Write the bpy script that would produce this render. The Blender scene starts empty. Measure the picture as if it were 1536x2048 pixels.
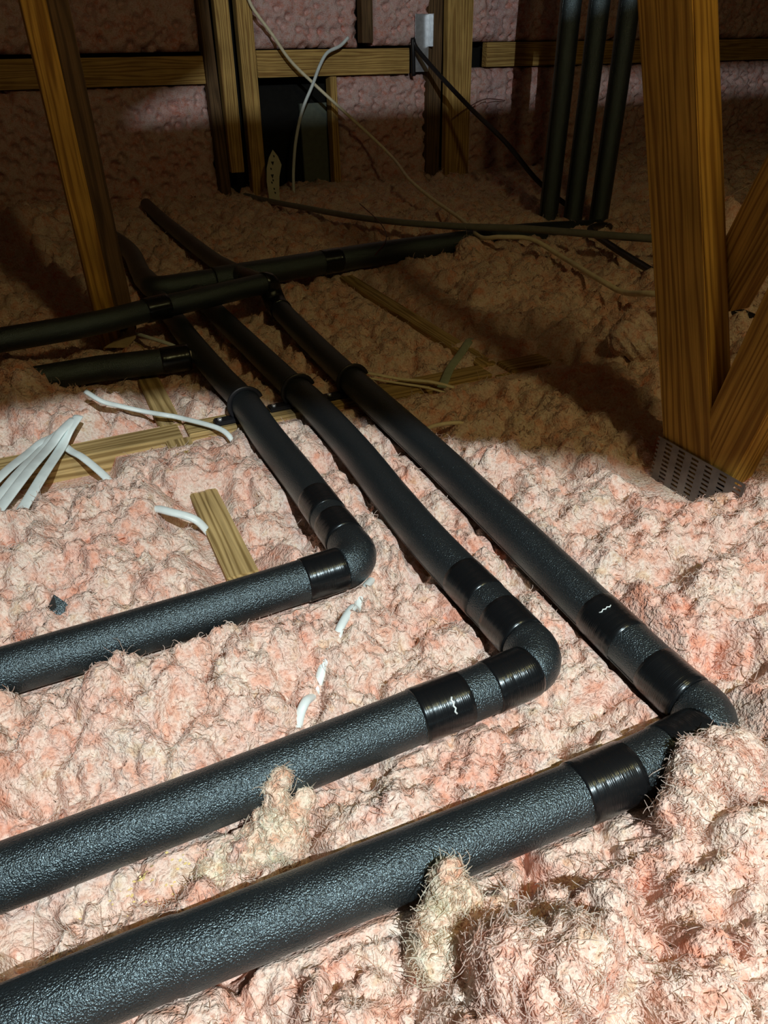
import bpy, bmesh, math, random
import numpy as np
from mathutils import Vector, Matrix
R = math.radians
random.seed(7); rng = np.random.default_rng(11)
sc = bpy.context.scene
col = sc.collection

# ------------------------------------------------------------------ camera
# world axes follow the building: X along the blocking, Y along the trusses, metres; z = 0 is the top of the truss chords
CAM = Vector((0.0, 0.0, 0.5075))
PITCH, ROLL, YAW = R(33.0), R(-0.96), R(24.3)
fw0 = Vector((math.sin(YAW), math.cos(YAW), 0)); rt0 = Vector((math.cos(YAW), -math.sin(YAW), 0)); up0 = Vector((0, 0, 1))
fwd = fw0*math.cos(PITCH) - up0*math.sin(PITCH); upv = fw0*math.sin(PITCH) + up0*math.cos(PITCH)
cr, sr = math.cos(ROLL), math.sin(ROLL)
right = rt0*cr + upv*sr; up = upv*cr - rt0*sr
cd = bpy.data.cameras.new('camera'); cam = bpy.data.objects.new('camera', cd); col.objects.link(cam)
cd.sensor_fit = 'VERTICAL'; cd.sensor_height = 36.0; cd.lens = 36.0*1420/2048
cd.clip_start = 0.01
M = Matrix((right, up, -fwd)).transposed().to_4x4(); M.translation = CAM
cam.matrix_world = M
sc.camera = cam

# ------------------------------------------------------------------ world, lamp, exposure
w = bpy.data.worlds.new('world'); sc.world = w; w.use_nodes = True
w.node_tree.nodes['Background'].inputs[0].default_value = (0.8, 0.85, 1.0, 1)
w.node_tree.nodes['Background'].inputs[1].default_value = 0.003
LAMP = Vector((0.10, -0.60, 1.30))
ld = bpy.data.lights.new('head_torch', 'SPOT'); ld.energy = 122.0; ld.color = (0.93, 1.0, 1.02)
ld.spot_size = R(165); ld.spot_blend = 0.6; ld.shadow_soft_size = 0.003
lo = bpy.data.objects.new('head_torch', ld); col.objects.link(lo)
lo.location = LAMP
lo.rotation_euler = (Vector((0.45, 1.0, 0.0)) - LAMP).to_track_quat('-Z', 'Y').to_euler()
bd = bpy.data.lights.new('warm_fill', 'POINT'); bd.energy = 15.0; bd.color = (1.0, 0.78, 0.33); bd.shadow_soft_size = 0.07  # added warm fill lamp without a seen source, lifts the shaded floor
bo = bpy.data.objects.new('warm_fill', bd); col.objects.link(bo); bo.location = (0.58, -0.30, 1.45)
sc.view_settings.view_transform = 'Standard'; sc.view_settings.look = 'None'
sc.view_settings.exposure = 0.0; sc.view_settings.gamma = 1.0; sc.view_settings.use_curve_mapping = False
sc.cycles.diffuse_bounces = 4; sc.cycles.max_bounces = 7
sc.cycles_curves.shape = 'RIBBONS'; sc.cycles_curves.subdivisions = 2

# ------------------------------------------------------------------ helpers
def tag(o, label=None, cat=None, group=None, kind=None):
    if label: o['label'] = label
    if cat: o['category'] = cat
    if group: o['group'] = group
    if kind: o['kind'] = kind
    return o
def empty(name, loc=(0, 0, 0)):
    o = bpy.data.objects.new(name, None); col.objects.link(o); o.location = loc; o.empty_display_size = 0.02
    return o
def link(name, me, mat, parent=None, smooth=False):
    o = bpy.data.objects.new(name, me); col.objects.link(o)
    if mat: me.materials.append(mat)
    if smooth: me.polygons.foreach_set('use_smooth', [True]*len(me.polygons))
    if parent:
        o.parent = parent
        o.matrix_parent_inverse = Matrix.Translation(-parent.location)
    return o
def mesh(name, v, f):
    me = bpy.data.meshes.new(name); me.from_pydata([tuple(map(float, p)) for p in v], [], f); me.update(); return me

def board(name, a, b, width, thick, wdir, mat, parent=None, bevel=0.0015, ends=None):
    """a timber from a to b (centre line); wdir = direction of its width; local X runs along the grain"""
    a, b = Vector(a), Vector(b); x = (b-a).normalized(); y = Vector(wdir); y = (y - x*y.dot(x)).normalized(); z = x.cross(y)
    L = (b-a).length; bm = bmesh.new()
    bmesh.ops.create_cube(bm, size=1.0)
    for v in bm.verts: v.co = Vector((v.co.x*L, v.co.y*width, v.co.z*thick))
    if ends:
        for v in bm.verts:
            e = ends[1] if v.co.x > 0 else ends[0]
            v.co.x += e*v.co.y/width*2
    bmesh.ops.bevel(bm, geom=bm.edges[:], offset=bevel, segments=2, affect='EDGES')
    me = bpy.data.meshes.new(name); bm.to_mesh(me); bm.free()
    o = link(name, me, mat, parent)
    mm = Matrix((x, y, z)).transposed().to_4x4(); mm.translation = (a+b)/2
    o.matrix_world = mm
    if parent:
        o.matrix_parent_inverse = Matrix.Identity(4)
        o.matrix_local = Matrix.Translation(-parent.location) @ mm
    return o

def catmull(pts, n=8):
    P = [np.array(p, float) for p in pts]
    if len(P) < 3: return P
    Q = [2*P[0]-P[1]] + P + [2*P[-1]-P[-2]]; out = []
    for i in range(1, len(Q)-2):
        p0, p1, p2, p3 = Q[i-1:i+3]
        for k in range(n):
            t = k/n
            out.append(0.5*((2*p1)+(-p0+p2)*t+(2*p0-5*p1+4*p2-p3)*t*t+(-p0+3*p1-3*p2+p3)*t**3))
    out.append(P[-1]); return out
def corner(p0, pc, p1, rad, n=14):
    """arc of radius rad that replaces the corner p0-pc-p1"""
    p0, pc, p1 = (np.array(p, float) for p in (p0, pc, p1))
    u = (p0-pc)/np.linalg.norm(p0-pc); v = (p1-pc)/np.linalg.norm(p1-pc)
    ang = math.acos(np.clip(u@v, -1, 1)); d = rad/math.tan(ang/2)
    a, b = pc+u*d, pc+v*d; bis = (u+v)/np.linalg.norm(u+v); c = pc+bis*rad/math.sin(ang/2)
    A, B = a-c, b-c; w_ = math.acos(np.clip(A@B/rad/rad, -1, 1))
    return [c+(A*math.sin((1-t)*w_)+B*math.sin(t*w_))/math.sin(w_) for t in np.linspace(0, 1, n)]
class Path:
    def __init__(s, pts):
        P = [np.array(p, float) for p in pts]; Q = [P[0]]
        for p in P[1:]:
            if np.linalg.norm(p-Q[-1]) > 1e-5: Q.append(p)
        s.P = np.array(Q); s.s = np.concatenate([[0], np.cumsum(np.linalg.norm(np.diff(s.P, axis=0), axis=1))]); s.L = s.s[-1]
    def at(s, t): return np.array([np.interp(t, s.s, s.P[:, k]) for k in range(3)])
    def near(s, p):
        tt = np.linspace(0, s.L, 4000); Q = np.stack([np.interp(tt, s.s, s.P[:, k]) for k in range(3)], 1)
        return float(tt[np.argmin(np.linalg.norm(Q-np.array(p), axis=1))])
    def cut(s, a, b, step=0.006):
        n = max(2, int((b-a)/step)+1); return [s.at(t) for t in np.linspace(a, b, n)]
def tube_mesh(name, pts, rad, seg=36, shape=(1, 1), upd=(0, 0, 1), cap=True, lip=0.0):
    P = np.array(pts, float); n = len(P)
    T = np.gradient(P, axis=0); T /= np.linalg.norm(T, axis=1)[:, None]
    rad = np.full(n, rad) if np.isscalar(rad) else np.asarray(rad, float)
    V = []; F = []
    side = np.cross(T[0], upd)
    if np.linalg.norm(side) < 1e-3: side = np.cross(T[0], (1, 0, 0))
    for i in range(n):
        side = side - T[i]*(side@T[i]); side /= np.linalg.norm(side); nrm = np.cross(side, T[i])
        for k in range(seg):
            a = 2*math.pi*k/seg
            V.append(P[i] + rad[i]*(side*math.cos(a)*shape[0] + nrm*math.sin(a)*shape[1]))
    for i in range(n-1):
        for k in range(seg):
            k2 = (k+1) % seg; F.append((i*seg+k, i*seg+k2, (i+1)*seg+k2, (i+1)*seg+k))
    if cap:
        F.append(tuple(range(seg-1, -1, -1))); F.append(tuple((n-1)*seg+k for k in range(seg)))
    me = mesh(name, V, F)
    sl = np.concatenate([[0], np.cumsum(np.linalg.norm(np.diff(P, axis=0), axis=1))])
    at_ = me.attributes.new('s', 'FLOAT', 'POINT'); at_.data.foreach_set('value', np.repeat(sl, seg).astype(np.float32))
    return me
def tube(name, pts, rad, mat, parent=None, **k):
    me = tube_mesh(name, pts, rad, **k)
    o = link(name, me, mat, parent, smooth=True)
    for p in me.polygons:
        if len(p.vertices) > 4: p.use_smooth = False
    return o

# ------------------------------------------------------------------ materials
def nodes(name):
    m = bpy.data.materials.new(name); m.use_nodes = True; nt = m.node_tree
    return m, nt, nt.nodes['Principled BSDF']
def N(nt, t, **kw):
    n = nt.nodes.new(t)
    for k, v in kw.items():
        if k.startswith('in_'):
            key = k[3:]; key = int(key) if key.isdigit() else key.replace('_', ' ')
            n.inputs[key].default_value = v
        else: setattr(n, k, v)
    return n
def ramp(nt, stops, src, interp='LINEAR'):
    r = nt.nodes.new('ShaderNodeValToRGB'); r.color_ramp.interpolation = interp
    while len(r.color_ramp.elements) < len(stops): r.color_ramp.elements.new(0.5)
    for e, (p, c) in zip(r.color_ramp.elements, stops): e.position = p; e.color = (*c, 1)
    nt.links.new(src, r.inputs[0]); return r
def mixc(nt, fac, a, b, mode='MIX'):
    n = nt.nodes.new('ShaderNodeMix'); n.data_type = 'RGBA'; n.blend_type = mode
    L = nt.links.new
    if isinstance(fac, float): n.inputs[0].default_value = fac
    else: L(fac, n.inputs[0])
    for i, s in ((6, a), (7, b)):
        if isinstance(s, tuple): n.inputs[i].default_value = (*s, 1)
        else: L(s, n.inputs[i])
    return n.outputs[2]

def mat_wood(name, light, dark, grain=1.0, ringscale=42.0, rough=0.75):
    m, nt, b = nodes(name); L = nt.links.new
    tc = N(nt, 'ShaderNodeTexCoord'); oi = N(nt, 'ShaderNodeObjectInfo')
    add = N(nt, 'ShaderNodeVectorMath', operation='ADD'); L(tc.outputs['Object'], add.inputs[0])
    mul = N(nt, 'ShaderNodeMath', operation='MULTIPLY', in_1=7.3); L(oi.outputs['Random'], mul.inputs[0])
    cx = N(nt, 'ShaderNodeCombineXYZ'); L(mul.outputs[0], cx.inputs[0]); L(mul.outputs[0], cx.inputs[1]); L(mul.outputs[0], cx.inputs[2]); L(cx.outputs[0], add.inputs[1])
    st = N(nt, 'ShaderNodeMapping'); st.inputs['Scale'].default_value = (0.055, 1, 0.9); L(add.outputs[0], st.inputs[0])
    nz = N(nt, 'ShaderNodeTexNoise', in_Scale=26.0, in_Detail=3.0); L(st.outputs[0], nz.inputs['Vector'])
    dis = N(nt, 'ShaderNodeMix', data_type='VECTOR', in_0=0.045); L(st.outputs[0], dis.inputs[4]); L(nz.outputs['Color'], dis.inputs[5])
    wv = N(nt, 'ShaderNodeTexWave', wave_type='RINGS', rings_direction='X', in_Scale=ringscale, in_Distortion=3.6, in_Detail=2.0); wv.inputs['Detail Scale'].default_value = 1.2
    L(dis.outputs[1], wv.inputs['Vector'])
    st2 = N(nt, 'ShaderNodeMapping'); st2.inputs['Scale'].default_value = (12, 420, 420); L(add.outputs[0], st2.inputs[0])
    n2 = N(nt, 'ShaderNodeTexNoise', in_Scale=1.0, in_Detail=4.0); L(st2.outputs[0], n2.inputs['Vector'])
    r1 = ramp(nt, [(0.15, light), (0.62, tuple(0.62*l+0.38*d for l, d in zip(light, dark))), (0.95, dark)], wv.outputs['Fac'])
    r2 = ramp(nt, [(0.3, (0.72, 0.7, 0.66)), (0.65, (1.08, 1.06, 1.02))], n2.outputs['Fac'])
    n3 = N(nt, 'ShaderNodeTexNoise', in_Scale=9.0, in_Detail=3.0); L(tc.outputs['Object'], n3.inputs['Vector'])
    r3 = ramp(nt, [(0.3, (0.8, 0.78, 0.74)), (0.7, (1.1, 1.08, 1.05))], n3.outputs['Fac'])
    c = mixc(nt, 1.0, mixc(nt, 1.0, r1.outputs[0], r2.outputs[0], 'MULTIPLY'), r3.outputs[0], 'MULTIPLY')
    L(c, b.inputs['Base Color']); b.inputs['Roughness'].default_value = rough; b.inputs['Specular IOR Level'].default_value = 0.25
    bp = N(nt, 'ShaderNodeBump', in_Strength=0.25, in_Distance=0.001); L(n2.outputs['Fac'], bp.inputs['Height']); L(bp.outputs[0], b.inputs['Normal'])
    return m
M_WEB = mat_wood('wood_web', (0.50, 0.30, 0.055), (0.27, 0.14, 0.022))
M_OLD = mat_wood('wood_weathered', (0.52, 0.40, 0.19), (0.27, 0.19, 0.075))
M_STUD = mat_wood('wood_stud', (0.58, 0.40, 0.14), (0.32, 0.19, 0.06))
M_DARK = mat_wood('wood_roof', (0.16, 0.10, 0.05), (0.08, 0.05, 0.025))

def mat_foam():
    m, nt, b = nodes('black_foam'); L = nt.links.new
    tc = N(nt, 'ShaderNodeTexCoord')
    n1 = N(nt, 'ShaderNodeTexNoise', in_Scale=780.0, in_Detail=1.5, in_Roughness=0.5); L(tc.outputs['Object'], n1.inputs['Vector'])
    bp = N(nt, 'ShaderNodeBump', in_Strength=0.9, in_Distance=0.0013); L(n1.outputs['Fac'], bp.inputs['Height']); L(bp.outputs[0], b.inputs['Normal'])
    n3 = N(nt, 'ShaderNodeTexNoise', in_Scale=14.0, in_Detail=2.0); L(tc.outputs['Object'], n3.inputs['Vector'])
    rr = N(nt, 'ShaderNodeMapRange'); rr.inputs['To Min'].default_value = 0.30; rr.inputs['To Max'].default_value = 0.42; L(n3.outputs['Fac'], rr.inputs['Value']); L(rr.outputs[0], b.inputs['Roughness'])
    b.inputs['Base Color'].default_value = (0.012, 0.015, 0.017, 1)
    b.inputs['Specular IOR Level'].default_value = 0.8; b.inputs['IOR'].default_value = 1.72; b.inputs['Specular Tint'].default_value = (0.66, 0.90, 1.0, 1)
    return m
def mat_tape():
    m, nt, b = nodes('black_tape'); L = nt.links.new
    tc = N(nt, 'ShaderNodeTexCoord')
    at_ = N(nt, 'ShaderNodeAttribute', attribute_name='s')
    n1 = N(nt, 'ShaderNodeTexNoise', in_Scale=45.0, in_Detail=2.0); L(tc.outputs['Object'], n1.inputs['Vector'])
    n2 = N(nt, 'ShaderNodeTexNoise', noise_dimensions='1D', in_Scale=1500.0, in_Detail=1.0); L(at_.outputs['Fac'], n2.inputs['W'])
    bp0 = N(nt, 'ShaderNodeBump', in_Strength=0.12, in_Distance=0.003); L(n1.outputs['Fac'], bp0.inputs['Height'])
    bp = N(nt, 'ShaderNodeBump', in_Strength=0.5, in_Distance=0.0005); L(n2.outputs['Fac'], bp.inputs['Height']); L(bp0.outputs[0], bp.inputs['Normal']); L(bp.outputs[0], b.inputs['Normal'])
    b.inputs['Base Color'].default_value = (0.006, 0.007, 0.008, 1); b.inputs['Roughness'].default_value = 0.22; b.inputs['IOR'].default_value = 1.62
    b.inputs['Specular IOR Level'].default_value = 0.5; b.inputs['Specular Tint'].default_value = (0.8, 0.95, 1.0, 1)
    return m
M_FOAM, M_TAPE = mat_foam(), mat_tape()
def plain(name, c, rough=0.5, spec=0.4, metal=0.0, noise=0.12, scale=60.0):
    m, nt, b = nodes(name); L = nt.links.new
    tc = N(nt, 'ShaderNodeTexCoord'); n1 = N(nt, 'ShaderNodeTexNoise', in_Scale=scale, in_Detail=4.0); L(tc.outputs['Object'], n1.inputs['Vector'])
    r = ramp(nt, [(0.3, tuple(x*(1-noise) for x in c)), (0.7, tuple(min(1, x*(1+noise)) for x in c))], n1.outputs['Fac'])
    L(r.outputs[0], b.inputs['Base Color']); b.inputs['Roughness'].default_value = rough; b.inputs['Specular IOR Level'].default_value = spec; b.inputs['Metallic'].default_value = metal
    return m
M_WHITE = plain('white_sheath', (0.70, 0.80, 0.80), 0.42, noise=0.08)
M_CREAM = plain('cream_sheath', (0.76, 0.71, 0.50), 0.5)
M_GREY = plain('grey_conduit', (0.17, 0.18, 0.16), 0.5)
M_BLACK = plain('black_sheath', (0.012, 0.012, 0.014), 0.45)
M_STEEL = plain('galvanised_steel', (0.17, 0.155, 0.14), 0.5, 0.4, 0.6, 0.3, 40)
M_STEELB = plain('bright_steel', (0.62, 0.66, 0.70), 0.35, 0.5, 0.7, 0.15)
M_KRAFT = plain('kraft_paper', (0.42, 0.33, 0.19), 0.8, 0.2)
M_CARD = plain('card', (0.55, 0.56, 0.42), 0.7, 0.2, noise=0.06)
M_INK = plain('ink', (0.03, 0.035, 0.02), 0.7, 0.2)
M_PVC = plain('white_pvc', (0.75, 0.74, 0.68), 0.4)
M_RED = plain('red_wire_and_shadow', (0.10, 0.02, 0.015), 0.5)
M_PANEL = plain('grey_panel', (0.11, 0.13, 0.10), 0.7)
M_STRAP = plain('strap', (0.33, 0.40, 0.29), 0.6)
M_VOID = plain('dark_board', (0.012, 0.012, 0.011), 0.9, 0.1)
M_GLINT = plain('resin_flake', (0.75, 0.60, 0.25), 0.15, 0.8)
M_DRY = plain('gypsum', (0.5, 0.42, 0.34), 0.9)

def mat_wool(name, lift=1.0, strand=False, tint=(1, 1, 1), detail_bump=True):
    m, nt, b = nodes(name); L = nt.links.new
    tc = N(nt, 'ShaderNodeTexCoord'); src = tc.outputs['Object']
    n1 = N(nt, 'ShaderNodeTexNoise', in_Scale=11.0, in_Detail=2.0, in_Roughness=0.6); L(src, n1.inputs['Vector'])
    n2 = N(nt, 'ShaderNodeTexNoise', in_Scale=48.0, in_Detail=2.0, in_Roughness=0.65); L(src, n2.inputs['Vector'])
    n3 = N(nt, 'ShaderNodeTexNoise', in_Scale=260.0, in_Detail=2.0, in_Roughness=0.6); L(src, n3.inputs['Vector'])
    k = lift
    if strand:
        pinks = ramp(nt, [(0.32, (0.85*k, 0.66*k, 0.61*k)), (0.45, (0.84*k, 0.76*k, 0.71*k)), (0.58, (0.83*k, 0.79*k, 0.73*k)), (0.72, (0.83*k, 0.74*k, 0.74*k))], n1.outputs['Fac'])
        creams = ramp(nt, [(0.34, (0.84*k, 0.63*k, 0.56*k)), (0.48, (0.83*k, 0.76*k, 0.71*k)), (0.60, (0.83*k, 0.80*k, 0.75*k)), (0.72, (0.76*k, 0.73*k, 0.62*k))], n2.outputs['Fac'])
    else:
        pinks = ramp(nt, [(0.34, (0.83*k, 0.44*k, 0.35*k)), (0.46, (0.84*k, 0.64*k, 0.57*k)), (0.60, (0.83*k, 0.72*k, 0.64*k)), (0.75, (0.83*k, 0.66*k, 0.63*k))], n1.outputs['Fac'])
        creams = ramp(nt, [(0.36, (0.76*k, 0.36*k, 0.22*k)), (0.47, (0.83*k, 0.64*k, 0.55*k)), (0.62, (0.82*k, 0.75*k, 0.65*k)), (0.70, (0.68*k, 0.52*k, 0.32*k))], n2.outputs['Fac'])
    c = mixc(nt, 0.55, pinks.outputs[0], creams.outputs[0])
    fine = ramp(nt, [(0.30, (0.80, 0.66, 0.60)), (0.55, (1.0, 0.98, 0.96)), (0.75, (1.05, 1.06, 1.06))], n3.outputs['Fac'])
    c = mixc(nt, 1.0, c, fine.outputs[0], 'MULTIPLY')
    if strand:
        hi = N(nt, 'ShaderNodeHairInfo'); rr = ramp(nt, [(0.0, (0.95, 0.72, 0.62)), (0.3, (1.0, 0.93, 0.90)), (0.7, (1.0, 1.02, 1.02)), (1.0, (1.10, 1.13, 1.13))], hi.outputs['Random'])
        c = mixc(nt, 1.0, c, rr.outputs[0], 'MULTIPLY')
    c = mixc(nt, 1.0, c, tuple(tint), 'MULTIPLY')
    L(c, b.inputs['Base Color']); b.inputs['Roughness'].default_value = 0.85; b.inputs['Specular IOR Level'].default_value = 0.12
    if strand:
        tr = N(nt, 'ShaderNodeBsdfTranslucent'); L(c, tr.inputs[0]); mx = N(nt, 'ShaderNodeMixShader', in_0=0.5)
        L(b.outputs[0], mx.inputs[1]); L(tr.outputs[0], mx.inputs[2]); L(mx.outputs[0], nt.nodes['Material Output'].inputs[0])
    elif detail_bump:
        bp = N(nt, 'ShaderNodeBump', in_Strength=0.9, in_Distance=0.004); L(n3.outputs['Fac'], bp.inputs['Height']); L(bp.outputs[0], b.inputs['Normal'])
    return m
M_WOOL = mat_wool('pink_wool', 0.94)
M_FIBRE = mat_wool('pink_fibre', 1.0, True)
M_BATT = mat_wool('pink_batt', 0.86, tint=(0.95, 0.86, 0.95))
M_PALE = mat_wool('pale_wool', 0.98, tint=(0.97, 1.04, 0.98))
M_PALEF = mat_wool('pale_fibre', 1.0, True, tint=(0.97, 1.06, 1.0))

# ------------------------------------------------------------------ noise
def _h(ix, iy, k):
    n = (ix.astype(np.int64)*374761393 + iy.astype(np.int64)*668265263 + k*974634749) & 0x7fffffff
    n = ((n ^ (n >> 13))*1274126177) & 0x7fffffff
    return ((n ^ (n >> 16)) & 0xffff)/65535.0
def vnoise(x, y, k=0):
    ix, iy = np.floor(x), np.floor(y); fx, fy = x-ix, y-iy; fx = fx*fx*(3-2*fx); fy = fy*fy*(3-2*fy)
    a, b_, c, d = _h(ix, iy, k), _h(ix+1, iy, k), _h(ix, iy+1, k), _h(ix+1, iy+1, k)
    return (a*(1-fx)+b_*fx)*(1-fy)+(c*(1-fx)+d*fx)*fy
def fbm(x, y, o=4, k=0):
    s = 0; a = 0.5
    for i in range(o): s = s+a*vnoise(x*2**i+i*17.3, y*2**i-i*9.1, k+i); a *= 0.5
    return s-0.47
def lumps(x, y, cell, k, rad=0.85):
    """rounded lumps with creases between them"""
    X, Y = x/cell, y/cell; ix, iy = np.floor(X), np.floor(Y); best = np.zeros_like(x)
    for dx in (-1, 0, 1):
        for dy in (-1, 0, 1):
            cx, cy = ix+dx, iy+dy
            px, py = cx+_h(cx, cy, k), cy+_h(cx, cy, k+1); rr = rad*(0.55+0.6*_h(cx, cy, k+2))
            d2 = ((X-px)**2+(Y-py)**2)/rr**2
            best = np.maximum(best, np.sqrt(np.maximum(0, 1-d2))*rr)
    return best

# ------------------------------------------------------------------ structure
def slab(name, x0, x1, y0, y1, z0, z1, mat):
    me = mesh(name, [(x, y, z) for x in (x0, x1) for y in (y0, y1) for z in (z0, z1)],
              [(0, 1, 3, 2), (4, 6, 7, 5), (0, 4, 5, 1), (2, 3, 7, 6), (0, 2, 6, 4), (1, 5, 7, 3)])
    return tag(link(name, me, mat), kind='structure')
slab('floor', -2.2, 5.2, -1.6, 3.4, -0.12, -0.10, M_DRY)
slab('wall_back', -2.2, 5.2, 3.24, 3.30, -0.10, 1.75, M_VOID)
slab('ceiling', -2.2, 5.2, -1.6, 3.4, 1.75, 1.78, M_DARK)
slab('wall_left', -2.25, -2.2, -1.6, 3.4, -0.1, 1.75, M_DARK)
slab('wall_right', 5.2, 5.25, -1.6, 3.4, -0.1, 1.75, M_DARK)
# boards added out of view to cast the floor shade band and wall shadows
o = board('shade_board_1', (-0.15, -0.35, 1.181), (0.75, -0.35, 1.181), 0.096, 0.030, (0, 0, 1), M_STUD); tag(o, kind='structure')
o = board('shade_board_2', (0.0716, -0.372, 1.1985), (0.494, -0.852, 1.1985), 0.05, 0.019, (0, 0, 1), M_STUD); tag(o, kind='structure')
o = board('shade_board_3', (0.02, -0.32, 1.1835), (0.02, -0.32, 1.75), 0.2526, 0.028, (1, 0, 0), M_STUD, ends=(0.056, 0)); tag(o, kind='structure')
o = board('shade_board_5', (0.379, -0.32, 1.236), (0.379, -0.32, 1.75), 0.2428, 0.028, (1, 0, 0), M_STUD); tag(o, kind='structure')

# ------------------------------------------------------------------ timbers in view
T1a, T1b, T2a, T2b = 0.100, 0.138, 0.705, 0.745
def chord(x0, x1, y0, y1, label, z=0.0):
    o = board('truss_chord', ((x0+x1)/2, y0, z-0.0445), ((x0+x1)/2, y1, z-0.0445), 0.089, x1-x0, (0, 0, 1), M_OLD)
    return tag(o, label, 'timber', 'truss bottom chords in the insulation')
chord(T1a, T1b, 0.665, 1.050, 'short exposed stub of weathered truss chord just above the nearest-left pipe elbow', -0.001)
chord(T1a, T1b, 1.108, 3.1, 'truss chord passing under the short capped black pipe', -0.003)
chord(T2a, T2b, 1.108, 3.1, 'dark diagonal truss chord half sunk in insulation right of the long pipes', -0.003)
o = board('trim_4', ((T2a+T2b)/2, -0.6, -0.0465), ((T2a+T2b)/2, 1.05, -0.0465), 0.089, T2b-T2a, (0, 0, 1), M_OLD); tag(o, kind='structure')
def blocking(x0, x1, y0, y1, label, z=0.0):
    o = board('blocking_board', (x0, (y0+y1)/2, z-0.0445), (x1, (y0+y1)/2, z-0.0445), y1-y0, 0.089, (0, 1, 0), M_OLD)
    return tag(o, label, 'timber', 'blocking boards between the trusses')
blocking(-0.9, 0.128, 1.053, 1.104, 'yellow weathered blocking board under the white cable bundle')
blocking(0.1385, 0.7035, 1.055, 1.106, 'blocking board crossed by the three black pipes', -0.001)
blocking(0.7465, 1.35, 1.056, 1.108, 'olive weathered blocking board right of the grey strap', -0.002)

# the heavy truss webs on the right, their nail plate
e = empty('truss_web', (0.725, 0.55, 0.0)); tag(e, 'broad orange-brown leaning truss post, tallest timber on the right', 'timber')
board('post', (0.725, 0.567, 0.0), (0.725, 0.8625, 0.81), 0.083, 0.038, (0, 1, 0), M_WEB, e)
e = empty('truss_web', (0.725, 0.52, 0.0)); tag(e, 'orange truss diagonal rising to the right edge from the nail plate', 'timber')
board('post', (0.7255, 0.548, 0.055), (0.7255, 0.405, 0.77), 0.070, 0.038, (0, 1, 0), M_WEB, e, ends=(0.01, 0))
o = board('brace_board', (0.764, 0.640, 0.232), (0.764, 0.548, 0.52), 0.055, 0.036, (0, 1, 0), M_WEB, ends=(-0.008, 0))
tag(o, 'short orange brace board behind the right post and diagonal', 'timber')
# nail plate with punched slots
def nail_plate():
    y0, y1, z0, z1 = 0.49, 0.637, -0.045, 0.060
    ny, nz = 38, 33; bm = bmesh.new()
    gy = np.linspace(y0, y1, ny+1); gz = np.linspace(z0, z1, nz+1); V = {}
    def vv(i, j):
        if (i, j) not in V: V[(i, j)] = bm.verts.new((0.7035, gy[i], gz[j]))
        return V[(i, j)]
    for i in range(ny):
        for j in range(nz):
            if i % 6 in (1, 2, 3) and j % 2 == 1 and 0 < j < nz-1: continue
            bm.faces.new((vv(i, j), vv(i, j+1), vv(i+1, j+1), vv(i+1, j)))
    r = bmesh.ops.extrude_face_region(bm, geom=bm.faces[:])
    for v in [g for g in r['geom'] if isinstance(g, bmesh.types.BMVert)]: v.co.x -= 0.0012
    bmesh.ops.recalc_face_normals(bm, faces=bm.faces[:])
    me = bpy.data.meshes.new('nail_plate'); bm.to_mesh(me); bm.free()
    tag(link('nail_plate', me, M_STEEL), 'perforated steel nail plate at the foot of the right post', 'plate')
nail_plate()
# web on the left
e = empty('truss_web', (0.08, 1.56, 0.0)); tag(e, 'narrow golden post on the left standing beside the cross pipe', 'timber')
board('post', (0.0795, 1.564, -0.05), (0.0795, 1.564, 1.1), 0.088, 0.039, (0, 1, 0), M_WEB, e)
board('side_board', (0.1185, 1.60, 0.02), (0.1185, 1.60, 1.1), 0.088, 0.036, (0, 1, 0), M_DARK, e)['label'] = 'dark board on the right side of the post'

# ------------------------------------------------------------------ far wall
def batt(x0, x1, z0, z1, label, k, y=3.14, bulge=0.03, step=0.007):
    nx, nz = max(4, int((x1-x0)/step)), max(4, int((z1-z0)/step))
    X, Z = np.meshgrid(np.linspace(x0, x1, nx), np.linspace(z0, z1, nz))
    u, v = (X-x0)/(x1-x0), (Z-z0)/(z1-z0)
    edge = np.clip(np.minimum(np.minimum(u, 1-u)*(x1-x0), np.minimum(v, 1-v)*(z1-z0))/0.03, 0, 1)
    pits = lumps(X+0.02*fbm(X*30, Z*30, 2, 5), Z, 0.035, k+40, 0.5)
    D = bulge*np.sqrt(edge) + 0.040*fbm(X*9, Z*9, 5, k) + 0.026*fbm(X*38, Z*38, 3, k+9) - 0.022*np.clip(pits-0.22, 0, 1)/0.2
    Y = y-D
    V = np.stack([X, Y, Z], -1).reshape(-1, 3)
    F = [(j*nx+i, j*nx+i+1, (j+1)*nx+i+1, (j+1)*nx+i) for j in range(nz-1) for i in range(nx-1)]
    # back so that the batt is a body, not a sheet
    n0 = len(V); B = [(x0, 3.235, z0), (x1, 3.235, z0), (x1, 3.235, z1), (x0, 3.235, z1)]
    F += [(n0+3, n0+2, n0+1, n0)]
    bot = list(range(nx)); top = [(nz-1)*nx+i for i in range(nx)]; lef = [j*nx for j in range(nz)]; rig = [j*nx+nx-1 for j in range(nz)]
    F += [tuple(bot[::-1]+[n0, n0+1]), tuple(top+[n0+2, n0+3]), tuple(lef+[n0+3, n0]), tuple(rig[::-1]+[n0+1, n0+2])]
    me = mesh('insulation_batt', np.vstack([V, B]), F)
    return tag(link('insulation_batt', me, M_BATT, smooth=True), label, 'insulation', 'insulation batts in the far wall')
batt(-1.6, 0.700, -0.06, 0.410, 'pale pink batt left of the doubled studs below the rail', 1)
batt(-1.6, 0.700, 0.515, 1.30, 'dark batt in shadow at the upper left of the far wall', 2)
batt(0.912, 1.335, 0.520, 1.30, 'pitted pink batt above the rail beside the doubled studs', 3)
batt(1.40, 1.68, 0.525, 1.30, 'pitted pink batt above the rail next to the steel bracket', 4)
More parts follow.
